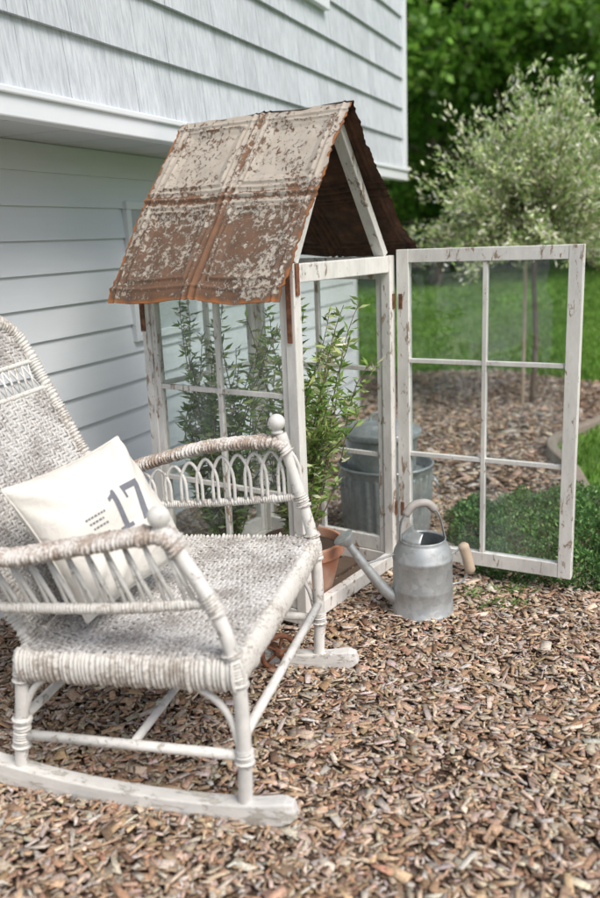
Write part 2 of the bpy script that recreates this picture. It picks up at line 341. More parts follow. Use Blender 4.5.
# ---------- greenhouse ----------
GA=math.atan2(.819,.574); gh=empty('old_window_greenhouse',(0,2.72,0),GA)
GW,GD,ZB,ZF=.668,.68,.03,1.27; PW=.040
mb=MB()
for px in (PW/2,GW-PW/2):
    for py in (PW/2,GD-PW/2): mb.box((px,py,.005),(px,py,ZF),PW,PW,up=(0,1,0))
mb.obj('corner_posts',gh,MW,bevel=.003)
mb=MB()
for py in (PW/2,GD-PW/2):
    mb.box((PW,py,ZF-.032),(GW-PW,py,ZF-.032),.034,.06); mb.box((PW,py,ZB+.03),(GW-PW,py,ZB+.03),.036,.055)
for px in (PW/2,GW-PW/2):
    mb.box((px,PW,ZF-.032),(px,GD-PW,ZF-.032),.034,.058); mb.box((px,PW,ZB+.03),(px,GD-PW,ZB+.03),.036,.055)
mb.obj('rails',gh,MW,bevel=.003)
apz=1.735; ax=.30
mb=MB()
for py in (.03,GD-.03):
    mb.box((GW-.05,py,ZF+.002),(ax+.02,py,apz-.02),.030,.045,up=(0,1,0)); mb.box((.03,py,ZF+.002),(ax-.02,py,apz-.022),.030,.043,up=(0,1,0))
mb.obj('rafters',gh,MW,bevel=.003)
gmb=MB()
def sash(mb,o,dx,W,Hh,cols,rows,t=.032,st=.045,mu=.018,rail_b=.06,dy=None):
    o=np.array(o,float);dx=nrm(dx);up=V3(0,0,1);nn=np.cross(dx,up)
    def bar(a0,z0,a1,z1,w,tt):
        p0=o+dx*a0+up*z0;p1=o+dx*a1+up*z1
        if abs(a1-a0)<1e-6: mb.box(p0,p1,w,tt,up=nn)
        else: mb.box(p0,p1,tt,w)
    bar(st/2,0,st/2,Hh,st,t);bar(W-st/2,0,W-st/2,Hh,st,t)
    bar(st,rail_b/2,W-st,rail_b/2,rail_b,t-.003);bar(st,Hh-st/2,W-st,Hh-st/2,st,t-.003)
    iw=W-2*st; ih=Hh-st-rail_b
    for i in range(1,cols): bar(st+iw*i/cols,rail_b,st+iw*i/cols,Hh-st,mu,t*.7)
    for j in range(1,rows): bar(st,rail_b+ih*j/rows,W-st,rail_b+ih*j/rows,mu,t*.7-.004)
    g=o+dx*st+up*rail_b; q=[g,g+dx*iw,g+dx*iw+up*ih,g+up*ih]; gmb.add(q,[(0,1,2,3)])
mb=MB()
sash(mb,(.020,PW,ZB+.06),(0,1,0),GD-2*PW,ZF-.06-ZB-.062,2,3,st=.024,t=.028)
sash(mb,(GW-.020,PW,ZB+.06),(0,1,0),GD-2*PW,ZF-.06-ZB-.062,2,3,st=.024,t=.028)
sash(mb,(PW,GD-.020,ZB+.06),(1,0,0),GW-2*PW,ZF-.06-ZB-.062,2,3,st=.024,t=.028)
mb.obj('window_sashes',gh,MW,bevel=.002)
ca,sa=math.cos(-GA),math.sin(-GA)
def tol(p): q=np.array(p)-[0,2.72]; return np.array([q[0]*ca-q[1]*sa,q[0]*sa+q[1]*ca])
b=np.array([GW+.003,-.012]); e=tol((.985,2.93)); DW=float(np.linalg.norm(e-b))
mb=MB(); sash(mb,(b[0],b[1],.085),(e[0]-b[0],e[1]-b[1],0),DW,1.205,2,3,t=.035,st=.048,mu=.017,rail_b=.055)
mb.obj('open_door',gh,MW,bevel=.002)
gmb.obj('glass_panes',gh,MGL)
mb=MB(); dd=nrm(np.append(e-b,0)); dn=np.cross(dd,V3(0,0,1))
for z in (.28,1.10):
    mb.tube([(b[0]-.002,b[1]-.012,z-.032),(b[0]-.002,b[1]-.012,z+.032)],.006,8); 
    for s_ in (1,-1):
        q=np.append(b,z)+dd*.017+dn*.019*s_; mb.box(q-V3(0,0,.028),q+V3(0,0,.028),.014,.003,up=dn)
    mb.box((GW-.014,-.002,z-.028),(GW-.014,-.002,z+.028),.018,.003,up=(0,1,0))
mb.box((.018,-.003,1.17),(.018,-.003,1.27),.020,.004,up=(0,1,0)); mb.box((-.003,.02,1.02),(-.003,.02,1.25),.018,.004,up=(1,0,0)); mb.box((-.003,GD-.01,1.04),(-.003,GD-.01,1.19),.02,.004,up=(1,0,0))
mb.obj('rusty_hinges_and_straps',gh,MR)
mb=MB()
for i in range(6): mb.bx(.045,GW-.045,.05+i*.100,.05+i*.100+.080,.028,.043)
mb.obj('floor_boards',gh,MDW,bevel=.002)
# roof tin
t=NT('rusty_tin_ceiling_tile'); at=t.n('ShaderNodeAttribute',attribute_name='Col'); sp=t.n('ShaderNodeSeparateColor',inp={0:at.outputs['Color']}); ln=sp.outputs[0]; v=sp.outputs[1]; ed=sp.outputs[2]; seam=at.outputs['Alpha']
c=t.coord(); n1=t.noise(c,50,10,.80,.4); n2=t.noise(c,7,5,.6); n3=t.noise(c,110,4,.7); n4=t.noise(c,18,5,.6)
vv=t.math('MULTIPLY',t.ramp(v,[(.40,0),(.66,1)]),.105)
s=t.math('ADD',n1,vv); s=t.math('ADD',s,t.math('MULTIPLY',t.math('SUBTRACT',n2,.5),.38)); s=t.math('ADD',s,t.math('MULTIPLY',seam,.05)); s=t.math('ADD',s,t.math('MULTIPLY',ed,.30)); s=t.math('ADD',s,t.math('MULTIPLY',ln,.07))
mk=t.ramp(s,[(.555,0),(.59,1)])
rust=t.mix(n3,t.mix(t.ramp(n4,[(.4,0),(.6,1)]),(.065,.044,.034),(.135,.082,.058)),(.19,.125,.09))
rust=t.mix(t.ramp(n2,[(.50,0),(.70,.40)]),rust,(.24,.115,.06))
rust=t.mix(t.math('MAXIMUM',ed,t.math('MULTIPLY',seam,.18)),rust,(.36,.14,.05))
paint=t.mix(n3,t.mix(n2,(.40,.36,.31),(.54,.505,.455)),(.46,.41,.355))
paint=t.mix(t.ramp(n4,[(.45,0),(.75,.45)]),paint,(.34,.275,.215))
MRF=t.fin(t.mix(mk,paint,rust),.85,t.math('SUBTRACT',t.math('MULTIPLY',n1,.4),mk),.0018,.8,spec=.25)
t=NT('rusty_tin_underside'); c=t.coord(); n1=t.noise(c,14,7,.7); MRU=t.fin(t.ramp(n1,[(.3,(.03,.018,.013)),(.55,(.10,.05,.032)),(.75,(.22,.10,.05))]),.9,n1,.003,.6)
def roof(name,xe,ze,bow,seed):
    nu,nv=220,200; u,v=np.meshgrid(np.linspace(0,1,nu),np.linspace(0,1,nv))
    y=-.055+.735*u; x=ax-.01+(xe-ax)*v; z=1.768+(ze-1.768)*v+bow*np.sin(math.pi*v)
    sl=nrm(V3(xe-ax,0,ze-1.768)); N=nrm(np.cross(sl,V3(0,1,0))); N=N*np.sign(N[2])
    def g(d,w): return np.exp(-(d/w)**2)
    L=.735; h=0; um=u*L; vm=v*.735
    seam=g(um-.36,.022)+g(vm-.36,.026)
    ridges=g(um-.36,.007)+.6*g(um-.33,.005)+.6*g(um-.39,.005)+g(vm-.36,.007)+.6*g(vm-.33,.005)+.6*g(vm-.39,.005)
    for s0 in (.03,.70): ridges=ridges+.6*g(um-s0,.005)+.6*g(vm-s0,.005)
    panel=0
    for cu in (.18,.54):
        for cv in (.18,.54):
            d=np.maximum(abs(um-cu),abs(vm-cv)); panel=panel+g(d-.128,.005); h=h-.005*np.clip((.115-d)/.015,0,1)
    h=h+.009*ridges+.006*panel
    h=h+.0048*wob(um*1,vm*1,seed,f=10)+.0013*wob(um,vm,seed+1,f=45)
    ed=np.minimum(np.minimum(u,1-u)*L,np.minimum(v+.03,1-v)*.735)+.004*wob(um,vm,seed+2,f=90)
    edm=np.clip(1-ed/.010,0,1)
    edge_w=(.003*wob(um*0+vm,vm*0,seed+3,f=30)+.003*wob(um*0+vm,vm*0,seed+4,f=130))*(g(u,.02)+g(1-u,.02)); y=y+edge_w
    z=z+.010*wob(um,um*0,seed+5,f=12)*v**6-.012*g(1-v,.02)
    P=np.stack([x,y,z],2)+N*h[:,:,None]
    lm=np.clip(g(um-.348,.004)+g(um-.372,.004)+g(vm-.348,.004)+g(vm-.372,.004)+.5*panel,0,1)
    C=np.stack([lm,v,edm,np.clip(seam,0,1)],2).reshape(-1,4)
    i=np.arange(nu*nv).reshape(nv,nu); F=np.stack([i[:-1,:-1],i[:-1,1:],i[1:,1:],i[1:,:-1]],2).reshape(-1,4)
    mesh_np(name,P.reshape(-1,3),F,MRF,C,gh,True)
    mesh_np(name+'_underside',(P-N*.0025).reshape(-1,3),F[:,::-1],MRU,C,gh,True)
roof('tin_roof_near_slope',-.145,1.175,.012,21); roof('tin_roof_far_slope',.757,1.285,-.035,41)

def pot(name,loc,r,h):
    p=empty(name,loc); mb=MB(); mb.lathe([(0,0),(r*.66,0),(r*.68,.005),(r*.93,h*.78),(r*.93,h*.79),(r,h*.79),(r*1.02,h*.80),(r*1.02,h*.99),(r,h),(r*.93,h),(r*.91,h*.97),(r*.88,h*.82)],n=48); mb.obj('terracotta_body',p,MT,smooth=True).modifiers.new('e','EDGE_SPLIT')
    mb=MB(); mb.lathe([(0,h*.86),(r*.5,h*.865),(r*.9,h*.85)],n=24); mb.obj('soil',p,MS,smooth=True); return p
def g2w(x,y,z=0): return (x*.574-y*.819, 2.72+x*.819+y*.574,z)
p1=pot('terracotta_plant_pot',g2w(.215,.160,.044),.155,.215)
def shrub(name,base,nst,hmin,hmax,lean,bias,nl,seed,lim=None):
    rs=np.random.default_rng(seed); pr=empty(name,(0,0,0)); mb=MB(); Ps=[];Ds=[];Ts=[]
    for i in range(nst):
        a=rs.uniform(0,6.28); ln=lean*rs.uniform(.15,1); hh=rs.uniform(hmin,hmax); off=V3(math.cos(a)*ln,math.sin(a)*ln,0)+np.array(bias)*rs.uniform(0,1)
        b0=np.array(base)+V3(math.cos(a),math.sin(a),0)*rs.uniform(0,.05)
        t=np.linspace(0,1,14)[:,None]; P=b0+V3(0,0,hh)*(t-.12*t*t*t)+off*(t**1.5)+V3(*rs.normal(size=3))*.025*np.sin(t*5)
        if lim is not None: P=lim(P)
        mb.tube(P,np.linspace(.0035,.0012,14),5)
        tt=rs.uniform(.15,1,nl); q=np.stack([np.interp(tt,t[:,0],P[:,j]) for j in range(3)],1)
        d=rs.normal(size=(nl,3)); d[:,2]=d[:,2]*.5+.35; d/=np.linalg.norm(d,axis=1,keepdims=True)
        Ps.append(q);Ds.append(d);Ts.append(tt)
    mb.obj('stems',pr,MST)
    P=np.concatenate(Ps);D=np.concatenate(Ds);T=np.concatenate(Ts);n=len(P)
    C=pal([(.15,.27,.06),(.26,.41,.10),(.46,.55,.20),(.72,.73,.50)],n,[.28,.36,.24,.12],.15)
    v,f,c=leaves(P,D,R.uniform(.028,.058,n),R.uniform(.009,.015,n),C); mesh_np('leaves',v,f,MLF,c,pr); return pr
def lim(P):
    q=P-[0,2.72,0]; lx=q[:,0]*.574+q[:,1]*.819; ly=-q[:,0]*.819+q[:,1]*.574
    lx=np.where(lx<.08,.08+abs(.08-lx)*.3,lx); lx=np.clip(lx,.05,.60); ly=np.where(ly>.58,.58-abs(ly-.58)*.3,ly); ly=np.clip(ly,-.12,.60); z=np.minimum(P[:,2],1.2)
    return np.stack([lx*.574-ly*.819,2.72+lx*.819+ly*.574,z],1)
shrub('potted_willow_shrub',g2w(.215,.160,.225),46,.4,1.05,.30,(.05,-.03,0),80,5,lim)
p2=pot('terracotta_plant_pot.001',g2w(.17,.47,.044),.10,.16)
shrub('potted_willow_shrub.001',g2w(.17,.47,.185),44,.35,1.08,.30,(-.02,-.02,0),80,6,lim)

can=empty('galvanized_trash_can',(.385,3.72,0)); mb=MB()
pr=[(0,.0,0),(.188,.0,0),(.19,.02,0),(.192,.03,1),(.207,.30,1),(.208,.31,0),(.214,.335,0),(.219,.343,0),(.214,.352,0),(.207,.345,0),(.205,.30,0),(.186,.03,0),(0,.02,0)]
pf=[]
for i in range(len(pr)-1):
    for k_ in range(3):
        f=k_/3; pf.append(tuple(pr[i][j]*(1-f)+pr[i+1][j]*f for j in range(3)))
pf.append(pr[-1]); mb.lathe(pf,n=180,flute=.03,fn=30); mb.obj('ribbed_body',can,MG,smooth=True)
for sx in (-1,1):
    mb=MB(); P=smooth_path([(.21*sx,-.05,.27),(.235*sx,-.045,.24),(.24*sx,0,.22),(.235*sx,.045,.24),(.21*sx,.05,.27)],20); mb.tube(P,.005,8,up=(0,0,1)); mb.obj('side_handle',can,MG,smooth=True)
mb=MB(); mb.lathe([(0,.29),(.19,.29),(.2,.295)],n=32); mb.obj('can_inner_shelf',can,MG)
pail=empty('lidded_galvanized_pail',(.365,3.70,.02)); mb=MB()
mb.lathe([(0,.27),(.150,.27),(.152,.29),(.162,.45),(.170,.455),(.172,.462),(.168,.47),(0,.46)],n=64); mb.obj('pail_body',pail,MG,smooth=True).modifiers.new('e','EDGE_SPLIT')
mb=MB(); mb.lathe([(.178,.462),(.180,.482),(.176,.488),(.165,.490),(.150,.505),(.08,.522),(.0,.527)],n=64); P=smooth_path([(-.05,0,.518),(-.04,0,.55),(0,0,.562),(.04,0,.55),(.05,0,.518)],20); mb.tube(P,.006,8,up=(0,1,0)); mb.obj('pail_lid',pail,MG,smooth=True)

wc=empty('galvanized_watering_can',(.422,2.85,.018),math.radians(4)); wc.scale=(1.04,1.04,1.04); mb=MB()
mb.lathe([(0,.004),(.104,.004),(.107,0),(.109,.006),(.107,.014),(.105,.016),(.103,.09),(.1045,.095),(.103,.10),(.101,.19),(.1025,.195),(.1035,.20),(.1025,.206),(.100,.21),(.097,.225),(.082,.255),(.078,.262),(.080,.268),(.077,.270),(.074,.262)],n=56); mb.lathe([(.09,.01),(.09,.2),(.074,.262)],n=40)
mb.obj('can_body',wc,MG,smooth=True)
mb=MB(); Vv=[];Fv=[]
for i,a in enumerate(np.linspace(1.9,4.4,20)):
    for j,rr_ in enumerate(np.linspace(1,.35,6)):
        x=.078*math.cos(a)*rr_; y=.078*math.sin(a); z=.268+.035*math.sin((1-rr_)*1.9)
        Vv.append((x,y*(.55+.45*rr_),z)); 
        if i and j: q=i*6+j; Fv.append((q,q-1,q-7,q-6))
mb.add(Vv,Fv); mb.obj('can_hood',wc,MG,smooth=True,solid=.002)
mb=MB(); P=smooth_path([(-.09,0,.055),(-.13,0,.085),(-.19,0,.165),(-.255,0,.262)],24); mb.tube(P,np.linspace(.026,.0125,len(P)),16,up=(0,1,0)); 
d=nrm(P[-1]-P[-4]); Q=np.array([P[-1]-d*.004,P[-1]+d*.028,P[-1]+d*.033,P[-1]+d*.036]); mb.tube(Q,[.013,.036,.037,.030],24,up=(0,1,0))
mb.tube([(-.095,0,.215),(-.2,0,.186)],.004,8,up=(0,1,0)); mb.obj('spout_and_rose',wc,MG,smooth=True).modifiers.new('e','EDGE_SPLIT')
mb=MB(); P=smooth_path([(-.078,0,.262),(-.072,0,.33),(-.035,0,.382),(.015,0,.388),(.055,0,.35),(.078,0,.262)],40); mb.tube(P,.0055,10,up=(0,1,0),rx=.6,rz=2.4)
mb.obj('top_handle_strap',wc,MG,smooth=True)
mb=MB(); P=smooth_path([(-.06,0,.352),(-.03,0,.386),(.015,0,.391),(.045,0,.364)],20); mb.tube(P,[.011]+[.0145]*(len(P)-2)+[.011],14,up=(0,1,0)); mb.obj('top_handle_grip',wc,m_plain('grey_grip',(.38,.36,.34),.6,.35,30),smooth=True)
mb=MB(); P=smooth_path([(.1,0,.20),(.135,0,.222),(.15,0,.215)],12); mb.tube(P,.004,8,up=(0,1,0)); P=smooth_path([(.102,0,.09),(.14,0,.10),(.162,0,.14)],12); mb.tube(P,.004,8,up=(0,1,0)); mb.obj('back_handle_wire',wc,MG,smooth=True)
mb=MB(); mb.tube(smooth_path([(.140,0,.238),(.155,0,.19),(.170,0,.128)],12),[.011]+[.0185]*11+[.011],14,up=(0,1,0)); mb.obj('back_handle_grip',wc,MGW,smooth=True)

wh=empty('rusty_iron_wheel',(-.095,2.475,.07),math.radians(20)); mb=MB()
a=np.linspace(0,2*math.pi,41); mb.tube(np.stack([np.cos(a)*.055,np.zeros(41),np.sin(a)*.055],1),.009,10,up=(0,1,0),rx=1,rz=1.3,caps=False)
for q in range(5): A=q*2*math.pi/5; mb.tube([(0,0,0),(math.cos(A)*.05,0,math.sin(A)*.05)],.005,6,up=(0,1,0))
mb.tube([(0,-.022,0),(0,.05,0)],.013,14,up=(1,0,0)); mb.obj('wheel',wh,MR,smooth=True)

# ---------- rocking chair ----------
ch=empty('wicker_rocking_chair',(-.153,1.782,0),math.atan2(-.262,.965))
YN,YF=-.035,.715; YW=YF-YN
mb=MB(); rp=np.array([(-.022,-.029),(.022,-.029),(.024,.0),(.022,.029),(-.022,.029),(-.024,0)])
def rz_(x): return (x+.22)**2/5.0+.026+.012*np.clip((x-.0)/.12,0,1)**2
for y in (YN,YF):
    x=np.linspace(-1.02,.125,60); r=np.ones(60); r[-1]=.6;r[-2]=.9;r[0]=.7
    mb.tube(np.stack([x,np.full(60,y),rz_(x)],1),r,prof=rp,up=(0,0,1))
mb.obj('rockers',ch,MW3,bevel=.004)
fr=MB(); wr=MB(); ar=MB()
for y in (YN,YF):
    near=(y==YN); zt=.762 if near else .812; xb_=-.162 if near else -.105; sz=0 if near else .018
    P=smooth_path([(.0,y,.045),(.006,y,.22),(-.002,y,.40+sz),(-.045 if near else -.035,y,.55+sz),(xb_+.012,y,zt-.035)],40); fr.tube(P,.0175,12,up=(0,1,0))
    for zc,zw in ((.185,.035),(.40+sz,.05),(.56+sz,.028)):
        m=(P[:,2]>zc-zw)&(P[:,2]<zc+zw)
        if m.sum()>1: wrapped(wr,P[m],.021,.008,up=(0,1,0))
    c0=V3(xb_,y,zt); prf=[(0.0001,-.034),(.017,-.034),(.019,-.028),(.013,-.024)]+[(.026*math.sin(a),-.026*math.cos(a)) for a in np.linspace(.5,math.pi,14)]
    fr.lathe(prf,c0,n=24)
    P=smooth_path([(-.60,y,.050),(-.575,y,.22),(-.555,y,.38)],16); fr.tube(P,.017,12,up=(0,1,0)); 
    m=P[:,2]>.31; wrapped(wr,P[m],.021,.008,up=(0,1,0)); wrapped(wr,P[4:9],.021,.008,up=(0,1,0))
    fr.tube([(.004,y,.185),(-.582,y,.17)],.0125,10)
    fr.tube(smooth_path([(-.004,y,.20),(-.03,y,.29),(-.09,y,.345),(-.20,y,.365)],20),.009,8,up=(0,1,0))
    fr.tube(smooth_path([(-.578,y,.20),(-.54,y,.29),(-.49,y,.335),(-.40,y,.35)],20),.009,8,up=(0,1,0))
fr.tube([(.006,YN,.235),(.006,YF,.235)],.0125,10); fr.tube([(-.58,YN,.21),(-.58,YF,.21)],.0125,10)
fr.tube([(-.28,YN,.178),(-.28,YF,.178)],.011,10)
def seg(a,b,r=.02,rx=.9,rz=1.8,p=.0115,mbx=None): wrapped(mbx or wr,[a,b],r,p,n=14,rx=rx,rz=rz,up=(0,0,1),twist=.0001,amp=.2)
zf,zr=.395,.365; TL=.022
seg((.0,YN-.012,zf),(.0,YF+.012,zf+TL)); seg((.0,YN-.012,zf),(-.56,YN-.008,zr)); seg((.0,YF+.012,zf+TL),(-.56,YF+.008,zr+TL)); seg((-.56,YN,zr),(-.56,YF,zr+TL))
def weave(mb_name,Pf,Lu,Lv,s,amp,mat,twill=2):
    nu=int(round(Lu/s)); nv=int(round(Lv/s)); su=Lu/nu; sv=Lv/nv; Vs=[];Fs=[];k=0
    for alongu,phase in ((True,0.),(False,math.pi)):
        n_across,n_along=(nv,nu) if alongu else (nu,nv); sa_,sc_=(su,sv) if alongu else (sv,su)
        i=np.arange(n_across)[:,None]; ns=n_along*3+1; t=np.linspace(0,n_along,ns)[None,:]
        ii=i+0*t; jit=np.random.default_rng(int(phase)+5).normal(size=(n_across,1))
        ph=(t+ii)/(2*twill)*2*math.pi+phase
        h=amp*np.tanh(2.0*np.sin(ph))+.0005*jit; cpos=(ii+.5+.10*jit)*sc_; apos=t*sa_+0*ii
        cpos=cpos+ .0014*np.sin(t*1.3+ii*2.1)
        off=np.array([-.43,-.25,.25,.43]); hh=np.array([-.0016,.0022,.0022,-.0016])
        A=np.repeat(apos[:,:,None],4,2); Cc=cpos[:,:,None]+off*sc_; Hh=h[:,:,None]+hh
        u,v=(A,Cc) if alongu else (Cc,A)
        P=Pf(u,v,Hh); Vs.append(P.reshape(-1,3)); idx=np.arange(P.shape[0]*P.shape[1]*4).reshape(P.shape[0],P.shape[1],4)+k
        for a in range(3): Fs.append(np.stack([idx[:,:-1,a],idx[:,:-1,a+1],idx[:,1:,a+1],idx[:,1:,a]],2).reshape(-1,4))
        k+=P.shape[0]*P.shape[1]*4
    return mesh_np(mb_name,np.concatenate(Vs),np.concatenate(Fs),mat,None,ch,True)
SW=YW+.03
def seatf(u,v,h):
    x=.005-u; y=YN-.015+v; t=u/.57; z=.432-.035*t-.016*np.sin(math.pi*np.clip(t,0,1))*np.sin(math.pi*np.clip(v/SW,0,1))+h+TL*v/SW+.0018*wob(u,v,77,f=14)
    ed=np.clip(1-u/.03,0,1)**2*.012; z=z-ed-np.clip(1-v/.025,0,1)**2*.012-np.clip(1-(SW-v)/.025,0,1)**2*.012
    return np.stack([x,y,z],-1)
weave('seat_weave',seatf,.565,SW,.0118,.0034,MWS)
bd=nrm(V3(-.44,0,.898)); bn=nrm(V3(.898,0,.44)); b0=V3(-.565,0,.385)
def backf(v0):
    def f(u,v,h):
        vv=v0+v; y=.03+u; curve=-.03*np.sin(math.pi*u/.62)
        return np.stack([b0[0]+bd[0]*vv+bn[0]*(h+curve),y+0*v,b0[2]+bd[2]*vv+bn[2]*(h+curve)],-1)
    return f
weave('back_weave_lower',backf(.0),.62,.60,.011,.0030,MWS); weave('back_weave_upper',backf(.70),.62,.11,.011,.0030,MWS)
bf=backf(0)
def bp(u,v,h=0): return bf(np.array(u,float),np.array(v,float),np.array(h,float))
for v_ in (.605,.695):
    u=np.linspace(0,.62,20); wrapped(wr,bf(u,np.full(20,v_),0*u),.008,.008,n=8)
for i in range(21):
    for s_ in (0,1):
        ua=.03*i; ub=ua+.03*(1 if s_ else -1)
        if 0<=ub<=.62: fr.tube([bp(ua,.605),bp(ub,.695)],.0035,6)
P=[bp(-.005,-.02),bp(-.005,.3),bp(-.005,.6),bp(0,.76),bp(.04,.83),bp(.12,.86),bp(.31,.875),bp(.50,.86),bp(.58,.83),bp(.62,.76),bp(.625,.6),bp(.625,.3),bp(.625,-.02)]
wrapped(wr,smooth_path(P,90),.019,.0105,n=12,up=(.6,0,.2),amp=.18)
for y,sg in ((YN,-1),(YF,1)):
    dz=-.010 if sg<0 else .024; dx_=0 if sg<0 else .045
    A=smooth_path([(-.118+dx_,y,.695+dz),(-.140+dx_,y,.722+dz),(-.185+dx_*.7,y,.728+dz),(-.35,y+.02*sg,.700+dz),(-.55,y+.02*sg,.655+dz*.5),(-.70,y-.03*sg,.63)],50)
    wrapped(ar,A,.02,.0105,n=16,rx=1.9,rz=.9,up=(0,0,1),twist=.0001,amp=.2)
    rl=0 if sg<0 else .015
    Rl=smooth_path([(-.045,y,.565+rl),(-.3,y+.008*sg,.535+rl),(-.635,y,.51+rl)],30); wrapped(wr,Rl,.0125,.008,n=10)
    for i in range(11):
        t_=i/10; xb=-.10-.50*t_+dx_*(1-t_)*.8; xt=-.15-.50*t_+dx_*(1-t_); zb=np.interp(-xb,[.055,.3,.635],[.565,.535,.51])+rl; zt=np.interp(-xt,[.12,.35,.55,.70],[.715,.69,.645,.62])+dz*(1-.5*t_)
        if sg<0:
            fr.tube([(xb+.012,y,zb),(xt,y+.01*sg,zt)],.0058,8,up=(0,1,0))
            fr.tube([(xb-.010,y,zb),(xt,y+.01*sg,zt)],.0050,8,up=(0,1,0))
        else:
            w=.055; hgt=zt-zb
            fr.tube(smooth_path([(xb+w*.5,y,zb),(xb+w*.42,y,zb+hgt*.6),(xb-.01,y,zb+hgt*.93),(xb-w*.75,y,zb+hgt*.6),(xb-w*.8,y,zb)],20),.0055,8,up=(0,1,0))
fr.obj('turned_frame',ch,MW2,smooth=True); wr.obj('wrapped_cane_frame',ch,MWK,smooth=True); ar.obj('woven_armrests',ch,MWA,smooth=True)

# pillow
pl=empty('grain_sack_pillow'); pl.location=ch.location; pl.rotation_euler=ch.rotation_euler
yaw=math.radians(20); ex=V3(math.sin(yaw),math.cos(yaw),0); fwd=V3(math.cos(yaw),-math.sin(yaw),0)
ey=nrm(V3(0,0,.84)-fwd*.54); ez=nrm(np.cross(ex,ey)); ez=ez if ez@fwd>0 else -ez
ro=math.radians(7); ex,ey=ex*math.cos(ro)+ey*math.sin(ro),ey*math.cos(ro)-ex*math.sin(ro)
cen=V3(-.450,.238,.640); hs=.203
def psurf(u,v,side=1,lift=0):
    ux=u*hs*(1-.07*(1-v*v)*abs(u)**2)*1.03; vy=v*hs*(1-.07*(1-u*u)*abs(v)**2)*.95
    th_=.085*np.sqrt(np.clip((1-np.abs(u)**2.4)*(1-np.abs(v)**2.4),0,1))
    wr_=.007*wob(u*1.0,v*1.0,31,f=5)*np.clip(1.2-abs(u*v),0,1)+.008*np.sin(14*(abs(u)-abs(v)))*np.abs(u*v)**1.2*2
    hgt=side*(th_)+wr_*(1-np.maximum(abs(u),abs(v))**8)*1.2+side*lift
    return cen+ex*ux[...,None]+ey*vy[...,None]+ez*hgt[...,None]
g_=np.sin(np.linspace(-math.pi/2,math.pi/2,70)); u,v=np.meshgrid(g_,g_); i=np.arange(4900).reshape(70,70)
F=np.stack([i[:-1,:-1],i[:-1,1:],i[1:,1:],i[1:,:-1]],2).reshape(-1,4)
t=NT('cotton_sack_cloth'); c=t.coord(); w1=t.noise(c,500,2); n1=t.noise(c,8,4); n5=t.noise(c,16,3,.5,1.5); MPL=t.fin(t.mix(n1,(.68,.65,.60),(.77,.755,.71)),.95,t.math('ADD',t.math('MULTIPLY',w1,.12),n5),.008,.7,spec=.1)
mesh_np('cushion_front',psurf(u,v,1).reshape(-1,3),F,MPL,None,pl,True); mesh_np('cushion_back',psurf(u,v,-1).reshape(-1,3),F[:,::-1],MPL,None,pl,True)
mb=MB(); a=np.concatenate([np.stack([np.linspace(-1,1,30),-np.ones(30)],1),np.stack([np.ones(30),np.linspace(-1,1,30)],1),np.stack([np.linspace(1,-1,30),np.ones(30)],1),np.stack([-np.ones(30),np.linspace(1,-1,30)],1)])
mb.tube(psurf(a[:,0],a[:,1],1),.003,6,up=ez); mb.obj('cushion_seam',pl,MPL,smooth=True)
tx=MB()
def quad(p,n=8):
    p=np.array(p,float); s,t_=np.meshgrid(np.linspace(0,1,n),np.linspace(0,1,n)); s=s[...,None];t_=t_[...,None]
    q=(p[0]*(1-s)+p[1]*s)*(1-t_)+(p[3]*(1-s)+p[2]*s)*t_
    i=np.arange(n*n).reshape(n,n); Fq=np.stack([i[:-1,:-1],i[:-1,1:],i[1:,1:],i[1:,:-1]],2).reshape(-1,4)
    tx.add(psurf(q[...,0],q[...,1],1,.0015).reshape(-1,3),Fq)
ox,oy,s=-.12,-.26,.56
def Q(*p): quad([(ox+a*s,oy+b*s) for a,b in p])
Q((.12,.1),(.28,.1),(.28,.9),(.12,.9)); Q((0,0),(.40,0),(.40,.1),(0,.1)); Q((.12,.9),(.28,.9),(.28,1),(.2,1)); Q((-.0,.76),(.12,.82),(.12,.92),(-.0,.86))
Q((.55,.84),(1.15,.84),(1.15,1.),(.55,1.)); Q((.55,.66),(.62,.66),(.62,.84),(.55,.84)); Q((.68,0),(.86,0),(1.15,.84),(.97,.84))
for r_,(yy,hh) in enumerate(((.62,.05),(.49,.05),(.36,.045),(.16,.045))):
    xx=-.72+.05*r_
    while xx<-.22-.08*(r_%2):
        w=random.uniform(.03,.07); Q((xx,yy),(xx+w,yy),(xx+w,yy+hh),(xx,yy+hh)); xx+=w+.025
tx.obj('printed_number_17',pl,m_plain('grey_print_ink',(.17,.18,.21),.95,.35,120))

